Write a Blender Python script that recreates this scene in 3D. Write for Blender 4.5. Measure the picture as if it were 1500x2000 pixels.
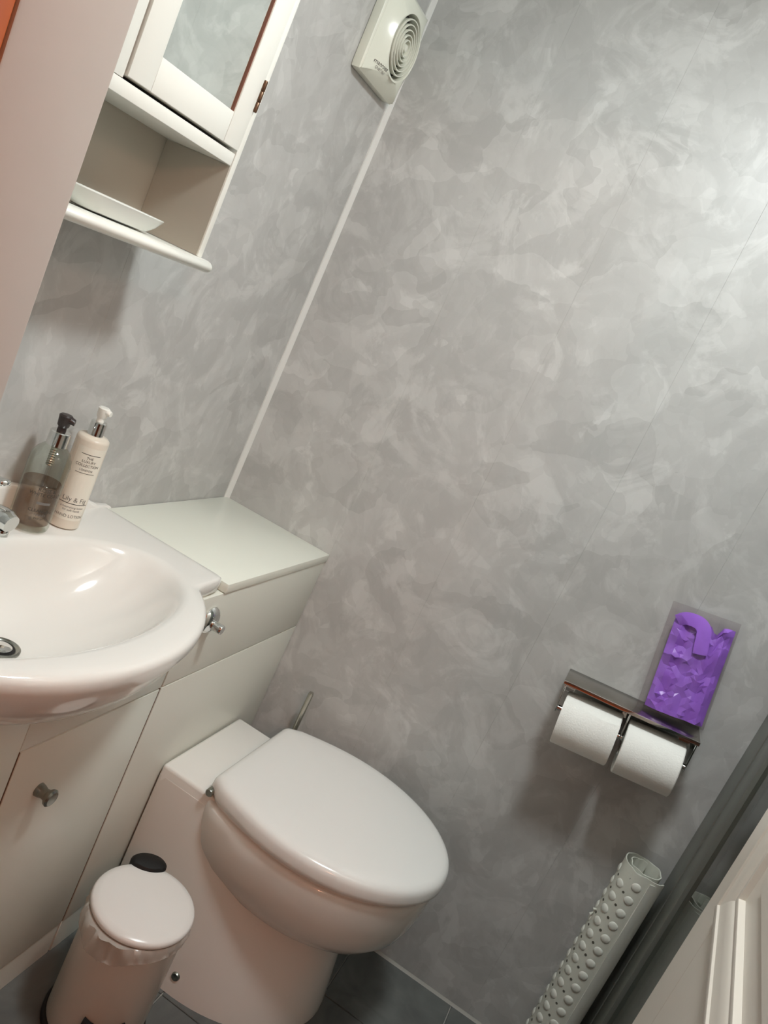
import bpy, bmesh, math, random
from mathutils import Vector, Matrix, noise

# ------------------------------------------------------------------ clean
for o in list(bpy.data.objects):
    bpy.data.objects.remove(o, do_unlink=True)
scene = bpy.context.scene
col = scene.collection
random.seed(7)
PI = math.pi

# ------------------------------------------------------------------ camera
F_PX = 1613.78
CAM = Vector((-1.81570, -0.90240, 1.38271))
ROWS = ((0.33261511, -0.84806041, 0.41250543),
        (-0.06915737, -0.45816711, -0.88617163),
        (0.9405235, 0.26622628, -0.21104293))
cd = bpy.data.cameras.new('camera')
cd.sensor_fit = 'VERTICAL'
cd.sensor_height = 24.0
cd.lens = F_PX * 24.0 / 2000.0
cd.clip_start = 0.02
cam = bpy.data.objects.new('camera', cd)
rt, dn, fw = (Vector(r) for r in ROWS)
m = Matrix((rt, -dn, -fw)).transposed().to_4x4()
m.translation = CAM
cam.matrix_world = m
col.objects.link(cam)
scene.camera = cam

# ------------------------------------------------------------------ world / exposure
CEIL_W = 9.3         # bathroom ceiling lamp
CEIL_SIDE_W = 9.8    # sideways share of the domed diffuser
HALL_W = 104.0         # warm hallway pendant
CEIL_COL = (0.95, 1.0, 1.01)
HALL_COL = (1.0, 0.40, 0.225)
world = bpy.data.worlds.new('world')
scene.world = world
world.use_nodes = True
world.node_tree.nodes['Background'].inputs[0].default_value = (1.0, 0.97, 0.92, 1)
world.node_tree.nodes['Background'].inputs[1].default_value = 0.005
vs = scene.view_settings
vs.view_transform = 'Standard'
vs.look = 'None'
vs.exposure = 0.0
vs.gamma = 1.0
vs.use_curve_mapping = False

# ------------------------------------------------------------------ materials
def srgb(r, g, b):
    def f(c):
        c /= 255.0
        return c / 12.92 if c <= 0.04045 else ((c + 0.055) / 1.055) ** 2.4
    return (f(r), f(g), f(b), 1.0)

def new_mat(name):
    mt = bpy.data.materials.new(name)
    mt.use_nodes = True
    return mt, mt.node_tree.nodes, mt.node_tree.links, mt.node_tree.nodes['Principled BSDF']

def plain(name, c, rough=0.5, metal=0.0, spec=0.5, var=0.03, vscale=9.0, bump=0.0, bscale=120.0, coat=0.0, sss=0.0):
    """principled material with a faint procedural tone variation"""
    mt, N, L, P = new_mat(name)
    P.inputs['Roughness'].default_value = rough
    P.inputs['Metallic'].default_value = metal
    P.inputs['Specular IOR Level'].default_value = spec
    if coat:
        P.inputs['Coat Weight'].default_value = coat
        P.inputs['Coat Roughness'].default_value = 0.06
    if sss:
        P.inputs['Subsurface Weight'].default_value = sss
        P.inputs['Subsurface Radius'].default_value = (0.01, 0.01, 0.01)
    tc = N.new('ShaderNodeTexCoord')
    nz = N.new('ShaderNodeTexNoise')
    nz.inputs['Scale'].default_value = vscale
    nz.inputs['Detail'].default_value = 3
    L.new(tc.outputs['Object'], nz.inputs['Vector'])
    mx = N.new('ShaderNodeMix'); mx.data_type = 'RGBA'
    mx.inputs[6].default_value = tuple(v * (1 - var) for v in c[:3]) + (1,)
    mx.inputs[7].default_value = tuple(min(1, v * (1 + var)) for v in c[:3]) + (1,)
    L.new(nz.outputs['Fac'], mx.inputs[0])
    L.new(mx.outputs[2], P.inputs['Base Color'])
    if bump:
        n2 = N.new('ShaderNodeTexNoise'); n2.inputs['Scale'].default_value = bscale
        L.new(tc.outputs['Object'], n2.inputs['Vector'])
        b = N.new('ShaderNodeBump'); b.inputs['Strength'].default_value = bump
        b.inputs['Distance'].default_value = 0.002
        L.new(n2.outputs['Fac'], b.inputs['Height'])
        L.new(b.outputs[0], P.inputs['Normal'])
    return mt

def clear(name, tint=(1, 1, 1, 1), ior=1.45, rough=0.02, extra=0.0):
    """thin clear plastic or glass: fresnel mix of see-through and gloss"""
    mt = bpy.data.materials.new(name); mt.use_nodes = True
    N, L = mt.node_tree.nodes, mt.node_tree.links
    N.clear()
    out = N.new('ShaderNodeOutputMaterial')
    tr = N.new('ShaderNodeBsdfTransparent'); tr.inputs[0].default_value = tint
    gl = N.new('ShaderNodeBsdfGlossy'); gl.inputs['Roughness'].default_value = rough
    f0 = ((ior - 1) / (ior + 1)) ** 2
    lw = N.new('ShaderNodeLayerWeight'); lw.inputs[0].default_value = 0.5
    pw = N.new('ShaderNodeMath'); pw.operation = 'POWER'; pw.inputs[1].default_value = 5.0
    ad = N.new('ShaderNodeMath'); ad.operation = 'MULTIPLY_ADD'; ad.use_clamp = True
    ad.inputs[1].default_value = 1 - f0; ad.inputs[2].default_value = f0 + extra
    mx = N.new('ShaderNodeMixShader')
    L.new(lw.outputs['Facing'], pw.inputs[0]); L.new(pw.outputs[0], ad.inputs[0]); L.new(ad.outputs[0], mx.inputs[0])
    L.new(tr.outputs[0], mx.inputs[1]); L.new(gl.outputs[0], mx.inputs[2])
    L.new(mx.outputs[0], out.inputs[0])
    return mt

def wall_panel_mat():
    """grey PVC boards printed with trowelled plaster flakes"""
    mt, N, L, P = new_mat('grey_plaster_print')
    tc = N.new('ShaderNodeTexCoord')
    geo = N.new('ShaderNodeNewGeometry')
    mp = N.new('ShaderNodeMapping')
    mp.inputs['Rotation'].default_value = (0.5, 0.35, 0.4)
    L.new(geo.outputs['Position'], mp.inputs['Vector'])
    def warp(scale, amt, src):
        n = N.new('ShaderNodeTexNoise'); n.inputs['Scale'].default_value = scale
        n.inputs['Detail'].default_value = 2.5
        L.new(src, n.inputs['Vector'])
        s = N.new('ShaderNodeVectorMath'); s.operation = 'SUBTRACT'
        s.inputs[1].default_value = (0.5, 0.5, 0.5)
        L.new(n.outputs['Color'], s.inputs[0])
        k = N.new('ShaderNodeVectorMath'); k.operation = 'SCALE'
        k.inputs['Scale'].default_value = amt
        L.new(s.outputs[0], k.inputs[0])
        a = N.new('ShaderNodeVectorMath'); a.operation = 'ADD'
        L.new(src, a.inputs[0]); L.new(k.outputs[0], a.inputs[1])
        return a.outputs[0]
    def flakes(scale, wsc, wamt, strt):
        m2 = N.new('ShaderNodeMapping'); m2.inputs['Scale'].default_value = strt
        L.new(mp.outputs[0], m2.inputs['Vector'])
        w = warp(wsc, wamt, m2.outputs[0])
        v = N.new('ShaderNodeTexVoronoi'); v.inputs['Scale'].default_value = scale
        L.new(w, v.inputs['Vector'])
        sx = N.new('ShaderNodeSeparateColor')
        L.new(v.outputs['Color'], sx.inputs[0])
        return sx.outputs[0]
    a = flakes(9.5, 9, 0.13, (1, 1, 1.4))
    b = flakes(17, 14, 0.08, (1.3, 1, 0.8))
    cl = N.new('ShaderNodeTexNoise'); cl.inputs['Scale'].default_value = 7; cl.inputs['Detail'].default_value = 6
    cl.inputs['Distortion'].default_value = 1.4; cl.inputs['Roughness'].default_value = 0.62
    L.new(mp.outputs[0], cl.inputs['Vector'])
    def mad(x, k, c):
        q = N.new('ShaderNodeMath'); q.operation = 'MULTIPLY_ADD'
        L.new(x, q.inputs[0]); q.inputs[1].default_value = k
        if isinstance(c, float): q.inputs[2].default_value = c
        else: L.new(c, q.inputs[2])
        return q.outputs[0]
    # flake b only shows through where the soft clouds are high
    hi = N.new('ShaderNodeMapRange'); hi.inputs[1].default_value = 0.47; hi.inputs[2].default_value = 0.56
    L.new(cl.outputs['Fac'], hi.inputs[0])
    bb = N.new('ShaderNodeMath'); bb.operation = 'MULTIPLY'
    L.new(b, bb.inputs[0]); L.new(hi.outputs[0], bb.inputs[1])
    c3 = flakes(34, 24, 0.05, (0.9, 1.25, 0.9))
    v = mad(a, 0.24, 0.0)
    v = mad(c3, 0.10, v)
    v = mad(bb.outputs[0], 0.28, v)
    v = mad(cl.outputs['Fac'], 0.46, v)
    rp = N.new('ShaderNodeValToRGB')
    rp.color_ramp.elements[0].position = 0.25; rp.color_ramp.elements[0].color = srgb(178, 178, 175)
    rp.color_ramp.elements[1].position = 0.80; rp.color_ramp.elements[1].color = srgb(206, 206, 203)
    L.new(v, rp.inputs[0])
    L.new(rp.outputs[0], P.inputs['Base Color'])
    P.inputs['Roughness'].default_value = 0.36
    P.inputs['Specular IOR Level'].default_value = 0.45
    bp = N.new('ShaderNodeBump'); bp.inputs['Strength'].default_value = 0.04; bp.inputs['Distance'].default_value = 0.002
    L.new(v, bp.inputs['Height']); L.new(bp.outputs[0], P.inputs['Normal'])
    return mt

def tile_mat():
    mt, N, L, P = new_mat('charcoal_slate_tile')
    geo = N.new('ShaderNodeNewGeometry')
    nz = N.new('ShaderNodeTexNoise'); nz.inputs['Scale'].default_value = 9; nz.inputs['Detail'].default_value = 8
    nz.inputs['Distortion'].default_value = 0.8
    L.new(geo.outputs['Position'], nz.inputs['Vector'])
    rp = N.new('ShaderNodeValToRGB')
    rp.color_ramp.elements[0].position = 0.3; rp.color_ramp.elements[0].color = srgb(84, 86, 84)
    rp.color_ramp.elements[1].position = 0.75; rp.color_ramp.elements[1].color = srgb(118, 121, 117)
    L.new(nz.outputs['Fac'], rp.inputs[0]); L.new(rp.outputs[0], P.inputs['Base Color'])
    P.inputs['Roughness'].default_value = 0.5
    b = N.new('ShaderNodeBump'); b.inputs['Strength'].default_value = 0.2; b.inputs['Distance'].default_value = 0.003
    L.new(nz.outputs['Fac'], b.inputs['Height']); L.new(b.outputs[0], P.inputs['Normal'])
    return mt

def emit(name, c, s):
    mt, N, L, P = new_mat(name)
    P.inputs['Base Color'].default_value = c
    P.inputs['Emission Color'].default_value = c
    P.inputs['Emission Strength'].default_value = s
    return mt

M = {}
M['wall'] = wall_panel_mat()
M['tile'] = tile_mat()
M['grout'] = plain('pale_grout', srgb(176, 174, 166), 0.8)
M['ceil'] = plain('white_ceiling', srgb(222, 222, 218), 0.7)
M['pvc'] = plain('white_trim', srgb(228, 228, 224), 0.35)
M['ceramic'] = plain('white_ceramic', srgb(238, 236, 230), 0.09, spec=0.55, var=0.01, coat=0.3)
M['lid'] = plain('white_seat_plastic', srgb(238, 237, 233), 0.16, var=0.01)
M['unit'] = plain('white_gloss_unit', srgb(226, 227, 216), 0.33, var=0.015)
M['unit_edge'] = plain('brown_board_core', srgb(96, 66, 46), 0.8)
M['worktop'] = plain('cream_worktop', srgb(236, 238, 226), 0.28, var=0.01)
M['cab'] = plain('white_painted_wood', srgb(234, 234, 226), 0.32, var=0.015)
M['cab_in'] = plain('off_white_board', srgb(184, 178, 165), 0.5, var=0.02)
M['mirror'] = plain('mirror_silver', srgb(232, 236, 232), 0.02, metal=1.0, var=0.0)
M['chrome'] = plain('chrome', srgb(225, 226, 224), 0.06, metal=1.0, var=0.02)
M['steel'] = plain('brushed_steel', srgb(190, 188, 178), 0.25, metal=1.0, var=0.05)
M['pewter'] = plain('dull_pewter', srgb(150, 150, 142), 0.25, metal=1.0, var=0.06)
M['black'] = plain('black_plastic', srgb(7, 7, 7), 0.55, var=0.1)
M['bin'] = plain('white_bin_enamel', srgb(226, 220, 210), 0.22, var=0.02)
M['binlid'] = plain('white_bin_lid', srgb(234, 232, 228), 0.25, var=0.01)
M['liner'] = clear('clear_bin_liner', (0.93, 0.92, 0.9, 1), 1.45, 0.25, 0.05)
def _milky(mt, fac):
    N, L = mt.node_tree.nodes, mt.node_tree.links
    out = [n for n in N if n.type == 'OUTPUT_MATERIAL'][0]
    src = out.inputs[0].links[0].from_socket
    df = N.new('ShaderNodeBsdfDiffuse'); df.inputs[0].default_value = srgb(232, 226, 218)
    mx = N.new('ShaderNodeMixShader'); mx.inputs[0].default_value = fac
    L.new(src, mx.inputs[1]); L.new(df.outputs[0], mx.inputs[2]); L.new(mx.outputs[0], out.inputs[0])
_milky(M['liner'], 0.42)
M['fan'] = plain('cream_fan_plastic', srgb(226, 228, 214), 0.2, var=0.01)
M['dark'] = plain('dark_cavity', srgb(40, 40, 36), 0.7)
M['ink'] = plain('dark_print', srgb(62, 58, 54), 0.7)
M['ink2'] = plain('grey_print', srgb(120, 116, 112), 0.7)
M['cream'] = plain('cream_bottle', srgb(226, 216, 200), 0.3, var=0.02)
M['label'] = plain('ivory_label', srgb(236, 230, 216), 0.4, var=0.01)
M['pumpw'] = plain('white_pump', srgb(240, 240, 232), 0.3)
M['pumpd'] = plain('dark_brown_pump', srgb(46, 36, 34), 0.35)
M['bglass'] = clear('clear_bottle', (0.86, 0.88, 0.84, 1), 1.45, 0.02, 0.02)
M['liquid'] = clear('pink_soap', (0.74, 0.62, 0.56, 1), 1.2, 0.05, 0.0)
M['paper'] = plain('toilet_paper', srgb(250, 250, 244), 0.95, spec=0.1, var=0.02, bump=0.25, bscale=260)
M['card'] = plain('cardboard_core', srgb(168, 146, 120), 0.9)
M['purple'] = plain('purple_plastic', srgb(166, 112, 226), 0.30, var=0.10, vscale=40, sss=0.0)
M['sleeve'] = clear('clear_sleeve', (0.93, 0.91, 0.92, 1), 1.4, 0.08, 0.03)
M['mat'] = plain('white_rubber_mat', srgb(220, 222, 210), 0.5, var=0.03, vscale=30)
M['cup'] = plain('white_suction_cup', srgb(230, 232, 222), 0.35, var=0.03)
M['hole'] = plain('grey_drain_hole', srgb(92, 92, 82), 0.7)
M['profile'] = plain('grey_anodised_profile', srgb(132, 135, 128), 0.34, metal=0.35, var=0.03)
M['glass'] = clear('shower_glass', (0.84, 0.88, 0.85, 1), 1.52, 0.01, 0.12)
M['seal'] = plain('black_seal', srgb(20, 20, 18), 0.6)
M['door'] = plain('white_painted_door', srgb(226, 218, 206), 0.32, var=0.015)
M['jamb'] = plain('pale_pink_beige_paint', srgb(184, 174, 166), 0.45, var=0.03, vscale=30)
M['orange'] = plain('orange_stained_wood', srgb(176, 88, 42), 0.4, var=0.12, vscale=14)
M['hall'] = plain('tan_hall_wall', srgb(150, 122, 100), 0.8)
M['dish'] = plain('pale_grey_dish', srgb(222, 224, 218), 0.15, var=0.01)
M['hinge'] = plain('brass_brown_hinge', srgb(104, 80, 62), 0.35, metal=0.8, var=0.08)
M['lamp_face'] = emit('lamp_diffuser', (0.97, 1, 0.97, 1), 9.0)
M['hall_face'] = emit('hall_lamp_globe', (1.0, 0.62, 0.40, 1), 9.0)
M['satin'] = plain('satin_dark_chrome', srgb(168, 163, 156), 0.22, metal=1.0, var=0.05)
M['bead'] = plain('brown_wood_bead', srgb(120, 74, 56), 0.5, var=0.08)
M['bristle'] = plain('white_bristle', srgb(220, 220, 214), 0.9)

# ------------------------------------------------------------------ mesh helpers
ORG = {}
def empty(name, loc, label, cat, group=None, rot=(0, 0, 0)):
    o = bpy.data.objects.new(name, None)
    o.empty_display_size = 0.05
    o.location = loc
    o.rotation_euler = rot
    col.objects.link(o)
    tag(o, label, cat, group)
    ORG[o.name] = Vector(loc)
    return o

def tag(o, label=None, cat=None, group=None, kind=None):
    if label: o['label'] = label
    if cat: o['category'] = cat
    if group: o['group'] = group
    if kind: o['kind'] = kind
    return o

def link(name, me, mat, parent=None, loc=(0, 0, 0)):
    o = bpy.data.objects.new(name, me)
    col.objects.link(o)
    if mat is not None and not me.materials:
        me.materials.append(M[mat] if isinstance(mat, str) else mat)
    if parent is not None:
        o.parent = parent
        ORG[o.name] = ORG.get(parent.name, Vector())
    o.location = loc
    return o

def finish(bm, name, sharp=40, flat=False, recalc=True):
    if recalc:
        bmesh.ops.recalc_face_normals(bm, faces=bm.faces[:])
    me = bpy.data.meshes.new(name)
    bm.to_mesh(me); bm.free()
    if not flat:
        for p in me.polygons: p.use_smooth = True
        me.set_sharp_from_angle(angle=math.radians(sharp))
    return me

def obj(name, bm, mat, parent=None, sharp=40, flat=False, recalc=True, local=False):
    """link a bmesh given in world coordinates; moved into the parent's frame"""
    if parent is not None and not local:
        off = ORG[parent.name]
        bmesh.ops.translate(bm, verts=bm.verts[:], vec=-off)
    loc = (0, 0, 0)
    if parent is None and not local:
        # put the origin at the base centre
        xs = [v.co for v in bm.verts]
        c = Vector(((min(v.x for v in xs) + max(v.x for v in xs)) / 2,
                    (min(v.y for v in xs) + max(v.y for v in xs)) / 2, min(v.z for v in xs)))
        bmesh.ops.translate(bm, verts=bm.verts[:], vec=-c)
        loc = c
    o = link(name, finish(bm, name, sharp, flat, recalc), mat, parent, loc)
    if parent is None: ORG[o.name] = Vector(loc)
    return o

def box(x0, x1, y0, y1, z0, z1, bev=0.0, seg=2, bm=None):
    b = bmesh.new()
    bmesh.ops.create_cube(b, size=1.0)
    for v in b.verts:
        v.co = Vector(((x0 + x1) / 2 + v.co.x * abs(x1 - x0), (y0 + y1) / 2 + v.co.y * abs(y1 - y0),
                       (z0 + z1) / 2 + v.co.z * abs(z1 - z0)))
    if bev:
        bmesh.ops.bevel(b, geom=b.edges[:], offset=bev, segments=seg, profile=0.5, affect='EDGES')
    if bm is None: return b
    return merge(bm, b)

def merge(a, b):
    me = bpy.data.meshes.new('tmp'); b.to_mesh(me); b.free()
    a.from_mesh(me); bpy.data.meshes.remove(me)
    return a

def loft(rings, cap0=True, cap1=True, closed=True, bm=None):
    bm = bm or bmesh.new()
    vr = [[bm.verts.new(p) for p in r] for r in rings]
    n = len(rings[0])
    for i in range(len(vr) - 1):
        for j in range(n if closed else n - 1):
            k = (j + 1) % n
            bm.faces.new((vr[i][j], vr[i][k], vr[i + 1][k], vr[i + 1][j]))
    if cap0: bm.faces.new(vr[0][::-1])
    if cap1: bm.faces.new(vr[-1])
    return bm

def lathe(prof, c=(0, 0, 0), seg=40, axis='z', cap0=True, cap1=True, bm=None):
    rings = []
    for r, h in prof:
        ring = []
        for i in range(seg):
            t = 2 * PI * i / seg
            p = (max(r, 1e-5) * math.cos(t), max(r, 1e-5) * math.sin(t), h)
            if axis == 'y': p = (p[0], p[2], p[1])
            if axis == 'x': p = (p[2], p[0], p[1])
            ring.append(Vector(p) + Vector(c))
        rings.append(ring)
    return loft(rings, cap0, cap1, True, bm)

def tube(path, rad, seg=14, bm=None):
    pts = [Vector(p) for p in path]
    rr = rad if isinstance(rad, (list, tuple)) else [rad] * len(pts)
    rings = []
    up = Vector((0.13, 0.27, 0.95)).normalized()
    for i, p in enumerate(pts):
        d = (pts[min(i + 1, len(pts) - 1)] - pts[max(i - 1, 0)]).normalized()
        a = d.cross(up)
        if a.length < 0.05: a = d.cross(Vector((1, 0, 0)))
        a.normalize(); b = d.cross(a).normalized()
        rings.append([p + (a * math.cos(2 * PI * k / seg) + b * math.sin(2 * PI * k / seg)) * rr[i] for k in range(seg)])
    return loft(rings, True, True, True, bm)

def prism(poly, axis, a, b, bev=0.0, seg=2):
    """extrude a 2D outline along an axis from a to b; outline gives the two other coordinates in order"""
    def P(u, v, w):
        return {'x': (w, u, v), 'y': (u, w, v), 'z': (u, v, w)}[axis]
    bm = loft([[P(u, v, a) for u, v in poly], [P(u, v, b) for u, v in poly]])
    bmesh.ops.recalc_face_normals(bm, faces=bm.faces[:])
    if bev:
        bmesh.ops.bevel(bm, geom=bm.edges[:], offset=bev, segments=seg, profile=0.5, affect='EDGES')
    return bm

FONT = {}
def text_bm(s, size, sx=1.0):
    cu = bpy.data.curves.new('t', 'FONT')
    cu.body = s; cu.size = size; cu.align_x = 'CENTER'; cu.align_y = 'CENTER'
    cu.resolution_u = 3
    o = bpy.data.objects.new('t', cu); col.objects.link(o)
    dg = bpy.context.evaluated_depsgraph_get()
    me = bpy.data.meshes.new_from_object(o.evaluated_get(dg))
    bm = bmesh.new(); bm.from_mesh(me)
    bpy.data.objects.remove(o, do_unlink=True); bpy.data.curves.remove(cu); bpy.data.meshes.remove(me)
    for v in bm.verts: v.co.x *= sx
    return bm

# ================================================================== SETTING
XW = -1.30            # bathroom face of the door wall
HW = -1.393           # hall face of the door wall
YF = -2.15            # far wall behind the shower
ZC = 2.30
YJ = -0.436           # left jamb
YH = -1.1725          # hinge jamb
ZD = 1.99             # door head

def struct(name, bm, mat, parent=None, **k):
    o = obj(name, bm, mat, parent, **k)
    if parent is None: o['kind'] = 'structure'
    return o

struct('floor_hall', box(-3.2, HW, YF - 0.1, 0.75, -0.0035, 0.004), 'orange')
floor = struct('floor', box(-3.2, 0.12, YF - 0.1, 0.75, -0.08, -0.004), 'grout')
# floor tiles, each its own piece (one shared mesh)
TY, TX = 0.262, 0.262
tbm = box(-TX / 2 + 0.0012, TX / 2 - 0.0012, -TY / 2 + 0.0012, TY / 2 - 0.0012, -0.006, 0.0, 0.0012, 1)
tme = finish(tbm, 'floor_tile', 30)
fo = ORG['floor']
for ix in range(-1, 5):
    for iy in range(-2, 6):
        cx = -0.218 - TX * (ix - 0.5 + 0.0) - TX
        cx = -0.218 - TX * (ix + 0.5)
        cy = -0.790 - TY * (iy + 0.5)
        if cx - TX / 2 < XW - 0.02 or cy - TY / 2 < YF: continue
        if cy > 0.1: continue
        t = link('floor_tile', tme, 'tile', floor, Vector((cx, cy, 0)) - fo)

wall_right = struct('wall_right', box(0.006, 0.12, YF - 0.1, 0.12, -0.08, ZC + 0.1), 'wall')
PWID = 0.2605
pme = finish(box(0.0, 0.006, -PWID / 2 + 0.00005, PWID / 2 - 0.00005, 0.0, ZC, 0.00035, 1), 'wall_panel', 30)
pm0 = finish(box(0.0, 0.006, -0.3103 + 0.00005, 0.0, 0.0, ZC, 0.00035, 1), 'wall_panel_corner', 30)
link('wall_panel', pm0, 'wall', wall_right, -ORG['wall_right'])
k = 0
y = -1.0918 + PWID * 3
while y > YF:
    # the first board runs into the corner
    link('wall_panel', pme, 'wall', wall_right, Vector((0, y - PWID / 2, 0)) - ORG['wall_right'])
    y -= PWID
wall_back = struct('wall_back', box(XW - 0.12, 0.12, 0.006, 0.12, -0.08, ZC + 0.1), 'wall')
BW_ = 0.66
bme = finish(box(-BW_ / 2 + 0.00005, BW_ / 2 - 0.00005, 0.0, 0.006, 0.0, ZC, 0.00035, 1), 'wall_panel_back', 30)
for i in range(2):
    link('wall_panel', bme, 'wall', wall_back, Vector((-BW_ * (i + 0.5), 0, 0)) - ORG['wall_back'])
# white corner strip
trim_1 = struct('trim_1', prism([(0.0, 0.0), (-0.0145, 0.0), (-0.015, -0.0025), (-0.006, -0.005), (-0.003, -0.009), (0.0, -0.0095)], 'z', 0.0, ZC), 'pvc', sharp=50)
# sealant bead at the foot of the wall
trim_2 = struct('trim_2', prism([(0.0, 0.0), (-0.005, 0.0), (-0.002, 0.003), (0.0, 0.006)], 'y', YF, -0.0), 'grout')
ceiling = struct('ceiling', box(XW - 0.12, 0.12, YF - 0.1, 0.12, ZC, ZC + 0.08), 'ceil')
wall_front = struct('wall_front', box(XW - 0.12, 0.12, YF - 0.1, YF, -0.08, ZC + 0.1), 'wall')
# the wall with the doorway: three pieces of one wall
wbm = box(HW, XW, YJ + 0.028, 0.12, 0.0, ZC)
box(HW, XW, YF, YH - 0.03, 0.0, ZC, bm=wbm)
box(HW, XW, YH - 0.03, YJ + 0.028, ZD + 0.03, ZC, bm=wbm)
wall_left = struct('wall_left', wbm, 'wall')
# pale painted door lining
jb = box(HW, XW, YJ, YJ + 0.026, 0.0, ZD, 0.002)
box(HW, XW, YH - 0.028, YH - 0.002, 0.0, ZD, 0.002, bm=jb)
box(HW, XW, YH - 0.028, YJ + 0.026, ZD, ZD + 0.026, 0.002, bm=jb)
trim_3 = struct('trim_3', jb, 'jamb')
# orange stained architrave on the hall side
ab = box(HW - 0.016, HW - 0.0005, YJ + 0.001, YJ + 0.07, 0.0, ZD + 0.06, 0.003)
box(HW - 0.016, HW - 0.0005, YH - 0.072, YH - 0.003, 0.0, ZD + 0.06, 0.003, bm=ab)
box(HW - 0.016, HW - 0.0005, YH - 0.003, YJ + 0.001, ZD + 0.001, ZD + 0.06, 0.003, bm=ab)
trim_4 = struct('trim_4', ab, 'orange')
# hall shell
struct('wall_hall_back', box(-3.2, -3.1, YF - 0.1, 0.75, 0, 2.45), 'hall')
struct('wall_hall_left', box(-3.2, HW, 0.65, 0.75, 0, 2.45), 'hall')
struct('wall_hall_right', box(-3.2, HW, YF - 0.1, YF, 0, 2.45), 'hall')
struct('ceiling_hall', box(-3.2, HW, YF - 0.1, 0.75, 2.45, 2.53), 'ceil')

# --- panelled room door, standing open
DL = 0.742
door_1 = obj('door_1', box(0, DL, -0.034, -0.006, 0.008, ZD - 0.012, 0.001), 'door', None, local=True)
door_1['kind'] = 'structure'
door_1.location = (XW + 0.002, YH, 0.0)
door_1.rotation_euler = (0, 0, math.radians(-5.6))
ORG[door_1.name] = Vector((0, 0, 0))
def dpart(name, bm, mat='door', **k): return obj(name, bm, mat, door_1, **k)
# stiles and rails (raised around sunk panels), s = distance from the free edge
S0, S1 = 0.118, DL - 0.118
for nm, a, b, c, d in (('stile', DL - S0, DL, 0.008, ZD - 0.012), ('stile', 0, DL - S1, 0.008, ZD - 0.012),
                       ('rail', DL - S1, DL - S0, 0.008, 0.20), ('rail', DL - S1, DL - S0, 0.52, 0.872),
                       ('rail', DL - S1, DL - S0, 1.86, ZD - 0.012)):
    dpart(nm, box(a, b, -0.008, 0.0, c, d, 0.0012, 1))
    dpart(nm, box(a, b, -0.040, -0.032, c, d, 0.0012, 1))
def moulding(a, b, c, d):
    """mitred panel moulding around the opening a..b, c..d on the visible face"""
    prof = [(0.0, 0.0), (0.0, 0.005), (0.003, 0.0085), (0.009, 0.0105), (0.015, 0.0100), (0.0175, 0.0075), (0.022, 0.0068), (0.032, 0.0060),
            (0.042, 0.0040), (0.047, 0.0012), (0.051, 0.0022), (0.056, 0.0012), (0.060, -0.004)]
    off = -0.013
    sides = []
    corners = lambda e: [(a + e, c + e), (b - e, c + e), (b - e, d - e), (a + e, d - e)]
    for i in range(4):
        r0, r1 = [], []
        for (w, h) in prof:
            cs = corners(w + off)
            p, q = cs[i], cs[(i + 1) % 4]
            hh = max(h, 0.0) - (0.0006 if w + off < 0 else 0.0065) * (1 if h < 0.001 else 0)
            r0.append((p[0], hh, p[1])); r1.append((q[0], hh, q[1]))
        dpart('panel_moulding', loft([r0, r1]), sharp=28)
moulding(DL - S1, DL - S0, 0.872, 1.86)
moulding(DL - S1, DL - S0, 0.20, 0.52)
for c, d in ((0.20, 0.52), (0.872, 1.86)):
    dpart('panel_field', box(DL - S1 + 0.09, DL - S0 - 0.09, -0.008, -0.001, c + 0.09, d - 0.09, 0.004, 1))

# ================================================================== LAMPS
cl = empty('ceiling_light', (-0.82, -0.88, ZC), 'round white flush ceiling light of the bathroom', 'light')
obj('housing', lathe([(0.13, 0.0), (0.135, -0.01), (0.135, -0.035), (0.125, -0.04), (0.12, -0.032)], cl.location), 'pvc', cl)
obj('diffuser', lathe([(0.12, -0.030), (0.115, -0.038), (0.06, -0.043), (0.0, -0.044)], cl.location, cap0=True), 'lamp_face', cl)
ld = bpy.data.lights.new('ceiling_light_glow', 'AREA'); ld.shape = 'DISK'; ld.size = 0.24
ld.energy = CEIL_W; ld.color = CEIL_COL
lo = bpy.data.objects.new('ceiling_light_glow', ld); col.objects.link(lo)
lo.parent = cl; lo.location = (0, 0, -0.047)
ls = bpy.data.lights.new('ceiling_light_side_glow', 'POINT'); ls.shadow_soft_size = 0.075
ls.energy = CEIL_SIDE_W; ls.color = CEIL_COL
lp = bpy.data.objects.new('ceiling_light_side_glow', ls); col.objects.link(lp)
lp.parent = cl; lp.location = (0, 0, -0.10)

HLX, HLY, HLZ = -2.62, -1.62, 2.09
hl = empty('hall_pendant', (HLX, HLY, 2.45), 'warm globe pendant lamp hanging in the hallway', 'light')
obj('rose', lathe([(0.04, 0.0), (0.04, -0.012), (0.01, -0.03), (0.004, -0.03)], hl.location), 'pvc', hl)
obj('cord', lathe([(0.003, -0.03), (0.003, HLZ + 0.06 - 2.45)], hl.location, 10), 'pvc', hl)
obj('globe', lathe([(0.018, 0.062), (0.03, 0.055), (0.052, 0.03), (0.06, 0.0), (0.052, -0.03), (0.03, -0.052), (0.0, -0.06)], (HLX, HLY, HLZ)), 'hall_face', hl)
pd = bpy.data.lights.new('hall_pendant_glow', 'POINT'); pd.energy = HALL_W; pd.color = HALL_COL; pd.shadow_soft_size = 0.066
po = bpy.data.objects.new('hall_pendant_glow', pd); col.objects.link(po)
po.parent = hl; po.location = (0, 0, HLZ - 2.45)
for ch in hl.children:
    if ch.name.startswith('globe'): ch.visible_shadow = True

# ================================================================== VANITY FURNITURE
D = 0.3083
XG = -0.566
ft = 0.018
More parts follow.
